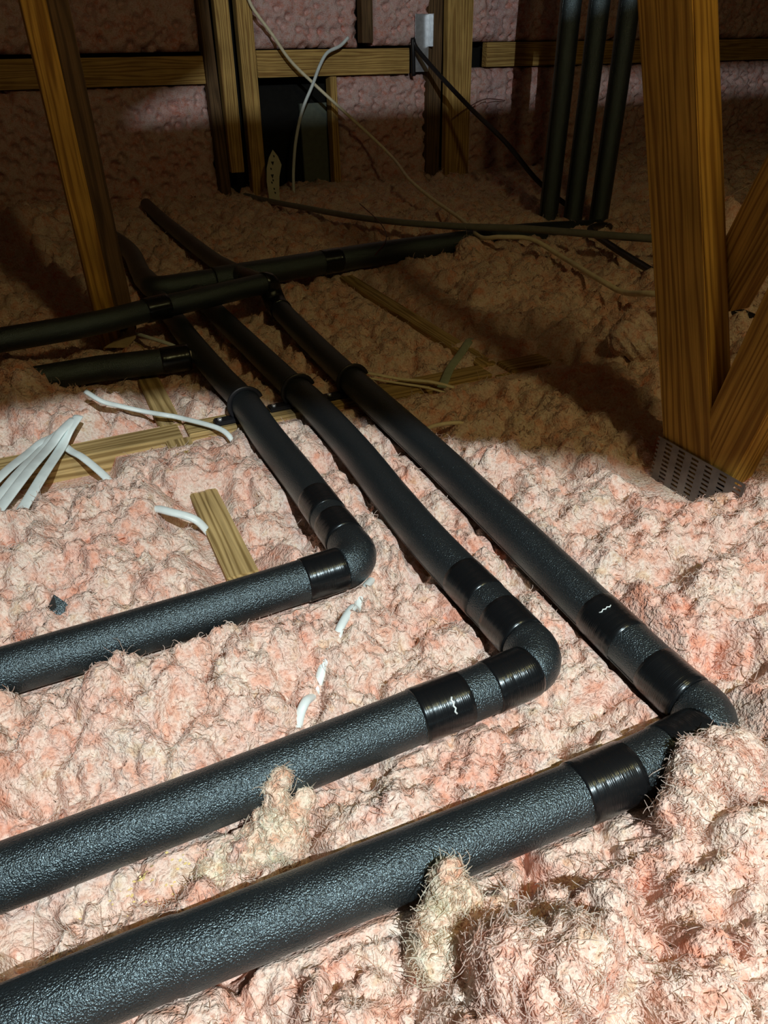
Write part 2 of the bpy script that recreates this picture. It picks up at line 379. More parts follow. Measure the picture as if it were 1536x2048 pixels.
batt(1.236, 1.690, -0.06, 0.425, 'smooth pink batt below the rail left of the wide stud', 5, 3.15)
batt(1.845, 5.1, 0.535, 1.30, 'pitted pink batt above the rail right of the wide stud', 6)
batt(1.845, 5.1, -0.06, 0.440, 'reddish batt below the rail behind the vertical pipes', 7)
def rail(x0, x1, z0, label):
    o = board('wall_rail', (x0, 3.13, z0+0.0445), (x1, 3.13, z0+0.0445), 0.089, 0.038, (0, 0, 1), M_STUD); return tag(o, label, 'timber', 'horizontal rails on the far wall')
rail(-1.2, 0.70, 0.413, 'short rail end left of the doubled studs')
rail(0.905, 1.555, 0.427, 'rail crossed by the white cable on the far wall')
rail(1.925, 5.0, 0.443, 'rail running right behind the vertical pipes')
def stud(x0, x1, z0, z1, y, label, lean=0.0, mat=None, d=0.05):
    o = board('wall_stud', ((x0+x1)/2, y+d/2, z0), ((x0+x1)/2+lean, y+d/2, z1), x1-x0, d, (1, 0, 0), mat or M_STUD); return tag(o, label, 'timber', 'studs of the far wall')
stud(0.745, 0.797, 0.11, 1.3, 3.06, 'left one of the doubled studs with its cut lower end', 0.02)
stud(0.826, 0.884, -0.05, 1.3, 3.07, 'right one of the doubled studs reaching the floor', 0.018)
stud(1.712, 1.830, -0.05, 1.3, 3.06, 'wide pale stud behind the black diagonal cable', -0.02, d=0.038)
stud(1.203, 1.232, -0.05, 0.424, 3.12, 'narrow stud at the right side of the dark opening')
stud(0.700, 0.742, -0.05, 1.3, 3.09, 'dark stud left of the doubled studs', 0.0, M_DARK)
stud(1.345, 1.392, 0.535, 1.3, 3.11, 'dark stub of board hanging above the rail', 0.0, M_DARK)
stud(1.636, 1.70, -0.05, 1.3, 3.10, 'dark board behind the steel bracket, shade of the wide stud in its colour', 0.0, M_DARK)  # dark wood paints in the shadow strip left of the wide stud
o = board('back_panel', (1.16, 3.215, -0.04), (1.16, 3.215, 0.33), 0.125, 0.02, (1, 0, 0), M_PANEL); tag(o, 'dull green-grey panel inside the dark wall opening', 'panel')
# steel bracket
e = empty('steel_bracket', (1.60, 3.08, 0.43)); tag(e, 'bright steel bracket beside the wide stud, holding the rail', 'bracket')
board('plate', (1.602, 3.094, 0.432), (1.602, 3.094, 0.63), 0.062, 0.003, (1, 0, 0), M_STEELB, e, 0.0006)
board('flange', (1.634, 3.075, 0.52), (1.634, 3.075, 0.63), 0.04, 0.003, (0, 1, 0), M_STEELB, e, 0.0006)
# printed card
def card():
    pts = [(0.842, 0.02), (0.884, 0.02), (0.886, 0.06), (0.893, 0.105), (0.907, 0.145), (0.896, 0.175), (0.879, 0.198), (0.860, 0.172), (0.846, 0.135), (0.840, 0.09)]
    bm = bmesh.new()
    vs = [bm.verts.new((x, 2.90+0.02*(z-0.02)/0.18, z)) for x, z in pts]; f = bm.faces.new(vs)
    r = bmesh.ops.extrude_face_region(bm, geom=[f])
    for v in [g for g in r['geom'] if isinstance(g, bmesh.types.BMVert)]: v.co.y += 0.0015
    bmesh.ops.recalc_face_normals(bm, faces=bm.faces[:])
    me = bpy.data.meshes.new('card'); bm.to_mesh(me); bm.free()
    e = empty('printed_card', (0.86, 2.9, 0.02)); tag(e, 'pale leaf-shaped printed card stuck upright in insulation by the far wall', 'card')
    link('card_sheet', me, M_CARD, e)
    def mark(poly):
        v = [(x, 2.8988+0.02*(z-0.02)/0.18, z) for x, z in poly]; n = len(v); v += [(x, y+0.0006, z) for x, y, z in v]
        me = mesh('print_mark', v, [tuple(range(n)), tuple(range(2*n-1, n-1, -1))]+[(i, (i+1) % n, n+(i+1) % n, n+i) for i in range(n)])
        link('print_mark', me, M_INK, e)
    for cx, cz, s in ((0.872, 0.152, 1.0), (0.865, 0.108, 1.05)):
        mark([(cx-0.006*s, cz+0.006*s), (cx+0.006*s, cz+0.006*s), (cx, cz-0.008*s)])
    for cx, cz in ((0.880, 0.176), (0.863, 0.134), (0.866, 0.094), (0.860, 0.086), (0.866, 0.064), (0.868, 0.050)):
        mark([(cx-0.003, cz+0.004), (cx+0.003, cz+0.002), (cx+0.002, cz-0.005), (cx-0.002, cz-0.003)])
card()

# ------------------------------------------------------------------ insulated pipes
PR = 0.0235; PZ = 0.0255
def band(name, path, a, b, r, mat, parent, bulge=0.0, **k):
    pts = path.cut(a, b); n = len(pts)
    rr = np.full(n, r)
    if n > 5 and bulge: rr = r+bulge*np.sin(np.linspace(0, math.pi, n))
    # softly rounded rim
    rim = path.cut(a, a+0.0012, 0.0004); rim2 = path.cut(b-0.0012, b, 0.0004)
    P = rim+pts[1:-1]+rim2
    rr = np.concatenate([np.linspace(r-0.0016, r-0.0001, len(rim)), rr[1:-1], np.linspace(r-0.0001, r-0.0016, len(rim2))])
    return tube(name, P, rr, mat, parent, **k)
def seam(path, a, b, parent, ang, r=PR):
    """slit along the foam sleeve"""
    pts = path.cut(a, b, 0.02); P = np.array(pts); T = np.gradient(P, axis=0); T /= np.linalg.norm(T, axis=1)[:, None]
    side = np.stack([T[:, 1], -T[:, 0], 0*T[:, 0]], 1)*1.0; up_ = np.array([0, 0, 1.0])
    Q = P+(side*math.cos(ang)+up_*math.sin(ang))*(r+0.0002)
    tube('seam', list(Q), 0.0011, M_TAPE, parent, seg=8)
def pipe(label, bpts, pc, apts, rad, z=PZ):
    B = [(x, y, z) for x, y in bpts]; A = [(x, y, z) for x, y in apts]; pcz = (*pc, z)
    return Path(catmull(B+[corner(B[-1], pcz, A[0], rad)[0]], 6)+corner(B[-1], pcz, A[0], rad)[1:-1]+catmull([corner(B[-1], pcz, A[0], rad)[-1]]+A, 8))
SEG = []   # centre lines for the insulation to make room for: (points, radius)

def run(label, path, tapes, elbow, joint, extra=()):
    """tapes / elbow / joint are arc-length marks; foam sleeves fill what lies between"""
    e = empty('insulated_pipe', tuple(path.at(elbow[0]))); tag(e, label, 'pipe', 'three bent foam-clad pipes')
    marks = [0.0, elbow[0], elbow[1], joint, path.L]
    band('foam_sleeve', path, 0.0, elbow[0]-0.0005, PR, M_FOAM, e)
    band('elbow_sleeve', path, elbow[0], elbow[1], PR*1.03, M_FOAM, e, bulge=0.0012)
    band('foam_sleeve', path, elbow[1]+0.0005, joint, PR+0.0006, M_FOAM, e)
    band('foam_sleeve', path, joint+0.001, path.L, PR-0.0012, M_FOAM, e)
    for a, b in tapes: band('tape_band', path, a, b, PR+0.0013, M_TAPE, e)
    seam(path, elbow[1]+0.004, joint-0.01, e, math.pi+0.35)
    SEG.append((path.cut(0, path.L, 0.02), PR))
    return e
p1 = pipe('', [(-0.75, 0.580), (-0.133, 0.584), (0.04, 0.586), (0.15, 0.590)], (0.239, 0.5935), [(0.239, 0.70), (0.239, 0.80), (0.236, 0.95), (0.238, 1.087), (0.230, 1.204), (0.222, 1.40), (0.219, 1.55), (0.217, 1.735)], 0.026)
t = p1.near
P1 = run('black foam pipe turning left at the elbow nearest the short chord stub', p1,
    [(t((0.169, 0.592, PZ)), t((0.2145, 0.593, PZ))), (t((0.239, 0.640, PZ)), t((0.238, 0.682, PZ))), (t((0.238, 0.696, PZ)), t((0.238, 0.742, PZ)))],
    (t((0.2145, 0.593, PZ)), t((0.239, 0.640, PZ))), t((0.238, 1.075, PZ)))
p2 = pipe('', [(-0.75, 0.371), (-0.134, 0.368), (0.007, 0.367), (0.164, 0.370), (0.25, 0.371)], (0.331, 0.374), [(0.330, 0.45), (0.326, 0.58), (0.329, 0.70), (0.336, 0.844), (0.336, 1.018), (0.330, 1.12), (0.318, 1.40), (0.310, 1.60), (0.306, 1.745)], 0.026)
t = p2.near
P2 = run('black foam pipe in the middle, elbow between the other two elbows', p2,
    [(t((0.193, 0.371, PZ)), t((0.242, 0.371, PZ))), (t((0.267, 0.371, PZ)), t((0.311, 0.3735, PZ))), (t((0.331, 0.409, PZ)), t((0.330, 0.452, PZ))), (t((0.329, 0.474, PZ)), t((0.328, 0.522, PZ)))],
    (t((0.311, 0.3735, PZ)), t((0.331, 0.409, PZ))), t((0.332, 1.10, PZ)))
p3 = pipe('', [(-0.75, 0.275), (-0.107, 0.266), (-0.022, 0.262), (0.112, 0.256), (0.26, 0.2495), (0.33, 0.2485)], (0.420, 0.2500), [(0.418, 0.31), (0.420, 0.40), (0.424, 0.52), (0.428, 0.66), (0.431, 0.806), (0.432, 1.079), (0.436, 1.30), (0.444, 1.50), (0.448, 1.56)], 0.0245)
# the far end of this pipe lifts and turns left over the other two
z3 = 0.074
tail = catmull([(0.448, 1.56, PZ), (0.447, 1.575, 0.034), (0.443, 1.588, 0.055)], 6)
hp = [(0.40, 1.572, z3), (0.272, 1.530, z3), (0.164, 1.500, z3), (0.058, 1.4625, z3), (-0.114, 1.440, z3), (-0.8, 1.39, z3)]
p3 = Path(list(p3.P)+tail[1:]+corner(tail[-1], (0.441, 1.585, z3), hp[0], 0.012)+catmull(hp, 8))
t = p3.near
P3 = run('black foam pipe nearest the viewer, elbow farthest right, ends in the far cross run', p3,
    [(t((0.270, 0.249, PZ)), t((0.322, 0.2485, PZ))), (t((0.357, 0.249, PZ)), t((0.400, 0.2498, PZ))), (t((0.418, 0.282, PZ)), t((0.418, 0.326, PZ))), (t((0.419, 0.361, PZ)), t((0.420, 0.412, PZ))),
     (t((0.444, 1.52, PZ)), t((0.425, 1.58, z3))), (t((0.203, 1.512, z3)), t((0.153, 1.497, z3)))][:5] + [(t((0.203, 1.512, z3)), t((0.153, 1.497, z3)))],
    (t((0.400, 0.2498, PZ)), t((0.418, 0.282, PZ))), t((0.432, 1.09, PZ)))
def nick(parent, pts, r=0.0009):
    o = tube('tape_tear', [tuple(p) for p in pts], r, M_WHITE, parent, seg=8); o['label'] = 'small pale tear in the tape'
def ring_pts(axis, c, rad, a0, a1, jit=0.0012):
    out = []
    for i, a in enumerate(np.linspace(a0, a1, 7)):
        j = jit*((-1)**i)*0.6
        out.append((c[0]+j, c[1]-rad*math.cos(a), c[2]+rad*math.sin(a)) if axis == 'x' else (c[0]-rad*math.cos(a), c[1]+j, c[2]+rad*math.sin(a)))
    return out
nick(P2, ring_pts('x', (0.2215, 0.371, PZ), PR+0.0014, R(28), R(62)))
nick(P3, ring_pts('y', (0.4195, 0.392, PZ), PR+0.0014, R(55), R(88)), 0.0006)
# straight branch beyond the far joint
pe = Path(catmull([(0.437, 1.625, 0.058), (0.428, 1.72, 0.052), (0.418, 1.90, 0.040), (0.412, 2.07, 0.032), (0.394, 2.63, 0.03), (0.392, 3.02, 0.03)], 8))
e = empty('branch_pipe', tuple(pe.at(0))); tag(e, 'thin dark pipe running from the far joint to the back wall', 'pipe')
band('foam_sleeve', pe, 0.10, pe.L, 0.0215, M_FOAM, e); band('tape_band', pe, 0.0, 0.10, 0.0245, M_TAPE, e)
SEG.append((pe.cut(0, pe.L, 0.02), 0.0215))
# trunk pipe of larger bore behind the cross run, towards the vertical pipes
hb = [(1.62, 1.885, 0.02), (1.30, 1.862, 0.04), (1.077, 1.856, 0.04), (0.849, 1.850, 0.04), (0.592, 1.819, 0.04), (0.36, 1.792, 0.04)]
ha = [(0.209, 1.90, 0.038), (0.212, 2.0, 0.034), (0.222, 2.27, 0.03), (0.19, 2.60, 0.02), (0.14, 2.95, 0.0)]
cc = corner(hb[-1], (0.214, 1.776, 0.04), ha[0], 0.035)
ph = Path(catmull(hb+[tuple(cc[0])], 8)+cc[1:-1]+catmull([tuple(cc[-1])]+ha, 8))
e = empty('trunk_pipe', (0.85, 1.85, 0.04)); tag(e, 'thick black foam pipe running right to the vertical pipes', 'pipe')
t = ph.near
band('foam_sleeve', ph, 0, t((0.36, 1.792, 0.04)), 0.0305, M_FOAM, e)
band('elbow_sleeve', ph, t((0.36, 1.792, 0.04)), t((0.209, 1.90, 0.038)), 0.0275, M_FOAM, e)
band('foam_sleeve', ph, t((0.209, 1.90, 0.038)), ph.L, 0.025, M_FOAM, e)
band('tape_band', ph, t((0.712, 1.835, 0.04)), t((0.655, 1.828, 0.04)), 0.0318, M_TAPE, e)
SEG.append((ph.cut(0.52, ph.L, 0.02), 0.0295))
# short capped pipe on the left
ps = Path([(0.2005, 1.331, 0.0255), (0.149, 1.330, 0.0255), (0.041, 1.345, 0.0255), (-0.067, 1.342, 0.0255), (-0.25, 1.34, 0.01)])
e = empty('short_pipe', tuple(ps.at(0))); tag(e, 'short black pipe with taped end butting the left long pipe', 'pipe')
band('foam_sleeve', ps, 0.002, ps.L, 0.0235, M_FOAM, e); band('tape_band', ps, 0.0, 0.052, 0.0248, M_TAPE, e)
o = tube('pipe_stub', [(0.207, 1.331, 0.0255), (0.200, 1.331, 0.0255)], 0.011, M_PVC, e, seg=20); o['label'] = 'white plastic pipe end showing in the gap'
SEG.append((ps.cut(0, 0.26, 0.02), 0.0235))
# vertical pipes
for (x, y), lb in (((1.535, 2.044), 'leftmost of the three black vertical pipes'), ((1.606, 2.006), 'middle one of the three black vertical pipes'), ((1.679, 1.964), 'rightmost of the three black vertical pipes')):
    pv = Path([(x, y, -0.06), (x+0.004, y, 0.4), (x, y+0.004, 1.5)])
    e = empty('vertical_pipe', (x, y, -0.06)); tag(e, lb, 'pipe', 'vertical pipes behind the right post')
    band('foam_sleeve', pv, 0, pv.L, 0.0305, M_FOAM, e); tube('seam', [(x-0.031, y-0.004, -0.03), (x-0.027, y-0.004, 0.4), (x-0.031, y, 1.45)], 0.0014, M_TAPE, e, seg=8)
# clamps that hold the long pipes on the blocking board
def clamp(x, y, label):
    e = empty('pipe_clamp', (x-0.05, y, 0.0)); tag(e, label, 'clamp', 'black pipe clamps on the blocking board')
    board('foot', (x-0.055, y, 0.004), (x-0.012, y, 0.004), 0.022, 0.007, (0, 1, 0), M_BLACK, e, 0.002)
    ring = [(x+0.0272*math.cos(a), y, PZ+0.0272*math.sin(a)) for a in np.linspace(math.pi*1.25, math.pi*0.1, 20)]
    tube('ring', ring, 0.0042, M_BLACK, e, seg=10, shape=(1.0, 0.5), upd=(0, 1, 0))
    tube('screw', [(x-0.046, y-0.003, 0.007), (x-0.046, y-0.003, 0.011)], 0.0035, M_STEELB, e, seg=12)
clamp(0.238, 1.070, 'black clamp foot at the left long pipe')
clamp(0.333, 1.082, 'black clamp foot at the middle long pipe')
clamp(0.433, 1.082, 'black clamp foot at the right long pipe')

# ------------------------------------------------------------------ cables
def cable(name, pts, r, mat, label, cat='cable', shape=(1, 1), n=8, group=None, seg=12):
    o = tube(name, catmull(pts, n), r, mat, None, seg=seg, shape=shape); return tag(o, label, cat, group)
cable('grey_conduit', [(0.787, 3.135, 0.02), (0.83, 2.853, 0.03), (0.853, 2.564, 0.05), (0.94, 2.15, 0.07), (1.08, 1.895, 0.08), (1.207, 1.728, 0.09), (1.298, 1.543, 0.1), (1.362, 1.394, 0.11), (1.489, 1.263, 0.11), (1.7, 1.05, 0.08)], 0.0095, M_GREY, 'thick grey cable lying across from the studs to the right post')
cable('cream_cable', [(0.87, 3.05, 0.70), (0.89, 3.05, 0.645), (0.956, 3.05, 0.563), (1.017, 3.05, 0.483), (1.099, 3.04, 0.408), (1.214, 3.0, 0.304), (1.32, 2.95, 0.205), (1.337, 2.8, 0.145), (1.241, 2.476, 0.12), (1.222, 2.249, 0.085), (1.19, 2.02, 0.068), (1.117, 1.789, 0.066), (1.128, 1.703, 0.08), (1.172, 1.624, 0.085), (1.17, 1.49, 0.07), (1.112, 1.264, 0.07), (1.096, 1.166, 0.07), (1.066, 1.051, 0.10), (1.15, 0.95, 0.10)], 0.006, M_CREAM, 'long cream cable hanging from the far wall and snaking to the right post')
cable('white_cable', [(1.26, 3.05, 0.553), (1.224, 3.05, 0.526), (1.167, 3.04, 0.505), (1.13, 3.03, 0.465), (1.091, 3.02, 0.401), (1.043, 3.02, 0.318), (1.011, 3.03, 0.215), (0.998, 3.05, 0.105), (0.99, 3.05, 0.0)], 0.0062, M_WHITE, 'white cable bent up in front of the dark wall opening')
cable('black_cable', [(1.548, 3.06, 0.42), (1.54, 3.05, 0.50), (1.539, 3.05, 0.546), (1.55, 3.04, 0.515), (1.588, 2.95, 0.44), (1.639, 2.75, 0.317), (1.65, 2.5, 0.216), (1.66, 2.28, 0.105), (1.715, 2.10, 0.02), (1.742, 1.99, -0.02), (1.70, 1.90, -0.01), (1.58, 1.80, 0.05), (1.451, 1.726, 0.065), (1.355, 1.525, 0.07), (1.241, 1.253, 0.08), (1.175, 1.064, 0.085), (1.115, 0.896, 0.10), (1.2, 0.7, 0.06)], 0.0088, M_BLACK, 'black cable slanting from the steel bracket down past the vertical pipes')
cable('wire_and_shadow_line', [(0.97, 2.30, 0.09), (0.93, 2.05, 0.075), (0.86, 1.86, 0.072), (0.80, 1.80, 0.05)], 0.0014, M_RED, 'hair-thin dark red wire crossing the grey cable', seg=8)
cable('wire_and_shadow_line', [(1.72, 3.03, 0.26), (1.80, 3.03, 0.30), (1.90, 3.06, 0.325), (2.02, 3.09, 0.315)], 0.0016, M_RED, 'hair-thin dark red line on the far wall by the wide stud, modelled cable shadow', seg=8)  # thin tube drawn as the black cable's shadow line on the wall
# flat cable bundle
starts = [(-0.014, 1.100, 0.045), (-0.022, 1.098, 0.042), (-0.034, 1.106, 0.028), (-0.056, 1.104, 0.018)]
mids = [(-0.050, 1.060, 0.016), (-0.063, 1.064, 0.021), (-0.078, 1.070, 0.014), (-0.093, 1.078, 0.012)]
ends_ = [(-0.116, 0.905, 0.004), (-0.134, 0.915, 0.016), (-0.148, 0.930, 0.012), (-0.165, 0.955, 0.012)]
for i in range(4):
    a, m_, b_ = (np.array(q[i]) for q in (starts, mids, ends_))
    q = 0.5*m_+0.5*b_+np.array([0.004, 0.0, 0.006]); ext = b_+(b_-q)*1.6
    cable('flat_cable', [a, 0.5*a+0.5*m_+np.array([0, 0, 0.003]), m_, q, b_, ext], 0.0088, M_WHITE,
          ['rightmost flat white cable of the bundle on the blocking board', 'second flat white cable from the right in the bundle', 'third flat white cable from the right in the bundle', 'leftmost flat white cable of the bundle on the blocking board'][i], shape=(1, 0.30), group='flat cables in the bundle', seg=16)
cable('flat_cable', [(-0.046, 1.082, 0.012), (-0.036, 1.056, 0.010), (-0.022, 1.030, 0.008), (0.000, 0.995, -0.010), (0.012, 0.975, -0.03)], 0.0062, M_WHITE, 'single flat white cable peeling off the bundle to the right', shape=(1, 0.5), seg=16)
cable('flat_cable', [(0.005, 1.150, 0.062), (0.025, 1.128, 0.050), (0.049, 1.131, 0.036), (0.084, 1.124, 0.022), (0.113, 1.104, 0.018), (0.134, 1.096, 0.012), (0.184, 1.035, 0.008), (0.20, 1.01, -0.01)], 0.0046, M_WHITE, 'white cable lying across the end of the blocking board', shape=(1, 0.7))
cable('flat_cable', [(0.035, 0.826, 0.012), (0.049, 0.819, 0.020), (0.064, 0.801, 0.022), (0.091, 0.785, 0.012), (0.105, 0.778, -0.01)], 0.0058, M_WHITE, 'short white cable end beside the chord stub', shape=(1, 0.7))
cable('flat_cable', [(0.120, 1.572, -0.01), (0.128, 1.556, 0.012), (0.152, 1.484, 0.022), (0.190, 1.419, 0.018), (0.205, 1.39, 0.0)], 0.0048, M_WHITE, 'white cable between the golden post foot and the left long pipe', shape=(1, 0.7))
cable('flat_cable', [(0.262, 0.612, -0.012), (0.250, 0.590, 0.000), (0.224, 0.558, 0.014), (0.209, 0.538, 0.010), (0.200, 0.527, 0.024), (0.178, 0.504, 0.026), (0.163, 0.487, 0.016), (0.156, 0.480, 0.021), (0.146, 0.469, 0.018), (0.13, 0.453, 0.004), (0.116, 0.437, 0.014), (0.106, 0.428, 0.005), (0.095, 0.415, -0.02)], 0.0046, M_WHITE, 'white cable dipping in and out of insulation below the left elbow', shape=(1, 0.85))
cable('twisted_wire', [(0.470, 1.146, 0.008), (0.483, 1.134, 0.012), (0.529, 1.090, 0.008), (0.571, 1.054, 0.008), (0.604, 1.024, 0.002)], 0.0042, M_CREAM, 'pale split cable right of the long pipes, pointing at the grey strap', shape=(1, 0.6))
cable('twisted_wire', [(0.478, 1.128, 0.006), (0.520, 1.085, 0.004), (0.56, 1.046, 0.002), (0.588, 1.018, -0.004)], 0.0032, M_CREAM, 'thin pale core lying along the split cable', shape=(1, 0.6))
cable('flat_strap', [(0.582, 1.032, 0.004), (0.600, 1.052, 0.006), (0.635, 1.096, 0.006), (0.663, 1.122, 0.010), (0.709, 1.171, 0.008), (0.754, 1.220, 0.006), (0.775, 1.235, -0.01)], 0.0085, M_STRAP, 'flat grey-green strap folded over the weathered blocking board', shape=(1, 0.18), cat='strap')
cable('flat_cable', [(0.478, 0.902, -0.006), (0.487, 0.898, 0.004), (0.507, 0.891, 0.009), (0.537, 0.888, 0.006), (0.548, 0.888, -0.004)], 0.0034, M_CREAM, 'tiny pale cable end poking out right of the right long pipe')
# kraft scrap at the foot of the golden post, dark foam scrap
def scrap(name, pts, th, mat, label, cat):
    v = [np.array(p, float) for p in pts]; n = len(v); c = sum(v)/n; c[2] += 0.006
    V = [c]+v+[c-np.array([0, 0, th])]+[p-np.array([0, 0, th]) for p in v]
    F = [(0, 1+i, 1+(i+1) % n) for i in range(n)]+[(n+1, n+2+(i+1) % n, n+2+i) for i in range(n)]+[(1+i, n+2+i, n+2+(i+1) % n, 1+(i+1) % n) for i in range(n)]
    return tag(link(name, mesh(name, V, F), mat), label, cat)
scrap('paper_scrap', [(0.062, 1.50, 0.012), (0.105, 1.485, 0.010), (0.128, 1.52, 0.016), (0.135, 1.57, 0.035), (0.118, 1.575, 0.022), (0.10, 1.512, 0.012)], 0.001, M_KRAFT, 'crumpled brown paper scrap at the foot of the golden post', 'paper')
scrap('foam_scrap', [(-0.102, 0.672, -0.002), (-0.086, 0.688, 0.014), (-0.080, 0.690, 0.022), (-0.070, 0.680, 0.014), (-0.062, 0.664, -0.002), (-0.080, 0.668, 0.004)], 0.006, M_FOAM, 'small dark foam scrap on insulation above the left pipe', 'scrap')

# ------------------------------------------------------------------ loose insulation
FLUFF = np.array([(-0.028,0.231,0.000), (0.035,0.219,0.008), (0.092,0.214,0.015), (0.137,0.208,0.020), (0.150,0.171,0.045), (0.128,0.139,0.065), (0.199,0.140,0.060), (0.271,0.136,0.065), (0.343,0.162,0.065), (0.338,0.202,0.050), (0.439,0.230,0.040), (0.272,0.194,0.020), (0.233,0.226,0.000), (0.313,0.215,0.005), (0.074,0.333,0.000), (-0.041,0.345,-0.010), (0.202,0.321,-0.005), (0.281,0.329,-0.005), (0.364,0.327,-0.012), (-0.114,0.339,-0.018), (-0.011,0.493,0.022), (-0.097,0.491,0.015), (0.078,0.480,0.025), (0.132,0.496,0.020), (0.210,0.435,0.008), (0.292,0.484,0.000), (0.196,0.525,0.018), (-0.045,0.531,0.045), (-0.111,0.515,0.035), (0.043,0.533,0.025), (0.125,0.558,0.012), (0.279,0.577,0.005), (0.271,0.500,-0.005), (0.337,0.993,0.000), (0.405,0.756,0.012), (0.381,0.527,0.006), (0.332,0.749,-0.005), (0.166,0.736,-0.012), (0.009,0.798,0.020), (-0.078,0.770,0.028), (0.046,0.845,0.020), (0.185,0.864,0.012), (0.208,0.766,-0.020), (0.175,0.969,0.004), (0.078,0.925,0.008), (-0.061,0.680,0.015), (0.025,0.722,0.012), (-0.104,0.887,0.015), (-0.056,1.172,0.025), (-0.086,1.251,0.070), (0.027,1.190,0.032), (0.06,1.26,-0.005), (0.0,1.275,0.005), (0.147,1.228,-0.012), (0.196,1.386,-0.020), (0.049,1.109,0.012), (-0.119,1.158,0.010), (0.551,0.791,0.000), (0.521,0.626,0.012), (0.527,0.537,0.025), (0.569,0.500,0.035), (0.663,0.516,0.035), (0.711,0.494,0.070), (0.690,0.530,0.045), (0.70,0.56,0.03), (0.557,0.365,0.060), (0.464,0.352,0.040), (0.484,0.443,0.030), (0.506,0.556,0.020), (0.456,0.283,0.040), (0.672,0.609,0.020), (0.684,0.684,0.020), (0.552,0.947,-0.008), (0.727,0.908,0.000), (0.823,0.902,0.030), (0.997,1.045,0.035), (1.036,1.251,0.020), (0.985,1.478,0.035), (1.139,1.578,0.035), (0.856,1.373,0.010), (0.637,1.199,-0.012), (0.760,1.568,-0.005), (1.344,1.397,0.035), (0.603,1.342,-0.010), (0.605,1.576,-0.010), (0.799,2.418,0.020), (1.145,2.360,0.030), (0.320,2.529,0.000), (0.435,2.309,0.000), (-0.006,2.029,0.030), (-0.012,2.531,0.120), (0.007,1.584,-0.012), (-0.108,1.637,-0.010), (0.456,1.576,-0.012), (0.328,1.454,-0.012), (1.197,2.936,0.030), (0.076,1.730,0.000), (0.549,1.863,0.000), (0.619,2.717,0.020), (1.358,2.215,0.035), (1.721,2.011,0.020), (1.187,0.942,0.100), (1.347,1.114,0.220),
    (0.112,0.186,-0.03), (0.240,0.150,0.03), (0.0, -0.2, 0.04), (0.5, -0.2, 0.06), (-0.5, 0.1, 0.02), (-0.5, 0.5, 0.02), (-0.5, 0.9, 0.02), (-0.5, 1.6, 0.03), (-0.5, 2.4, 0.1), (0.9, 0.2, 0.07), (1.3, 0.5, 0.1), (2.2, 1.2, 0.2), (2.2, 2.2, 0.1), (3.2, 2.6, 0.12), (3.2, 1.2, 0.2), (-1.2, 1.2, 0.05), (1.6, 2.9, 0.03)])
def base_h(x, y):
    s = np.zeros_like(x); ws = np.zeros_like(x)
    for px, py, pz in FLUFF:
        d2 = (x-px)**2+(y-py)**2; w_ = 1/(d2+0.0009)**1.6; s += w_*pz; ws += w_
    return s/ws
def seg_dist(x, y, pts):
    P = np.array(pts); best = np.full(x.shape, 9.0); zz = np.zeros_like(x); sg = np.zeros_like(x)
    lo_, hi_ = P[:, :2].min(0)-0.12, P[:, :2].max(0)+0.12
    idx = np.where((x > lo_[0]) & (x < hi_[0]) & (y > lo_[1]) & (y < hi_[1]))[0]; X, Y = x[idx], y[idx]
    b = np.full(X.shape, 9.0); z = np.zeros_like(X); s_ = np.zeros_like(X)
    for a, c in zip(P[:-1], P[1:]):
        d = c-a; L2 = d[0]**2+d[1]**2+1e-12; t_ = np.clip(((X-a[0])*d[0]+(Y-a[1])*d[1])/L2, 0, 1)
        dd = np.hypot(X-a[0]-t_*d[0], Y-a[1]-t_*d[1]); m_ = dd < b
        b = np.where(m_, dd, b); z = np.where(m_, a[2]+t_*d[2], z); s_ = np.where(m_, Y-(a[1]+t_*d[1]), s_)
    best[idx] = b; zz[idx] = z; sg[idx] = s_
    return best, zz, sg
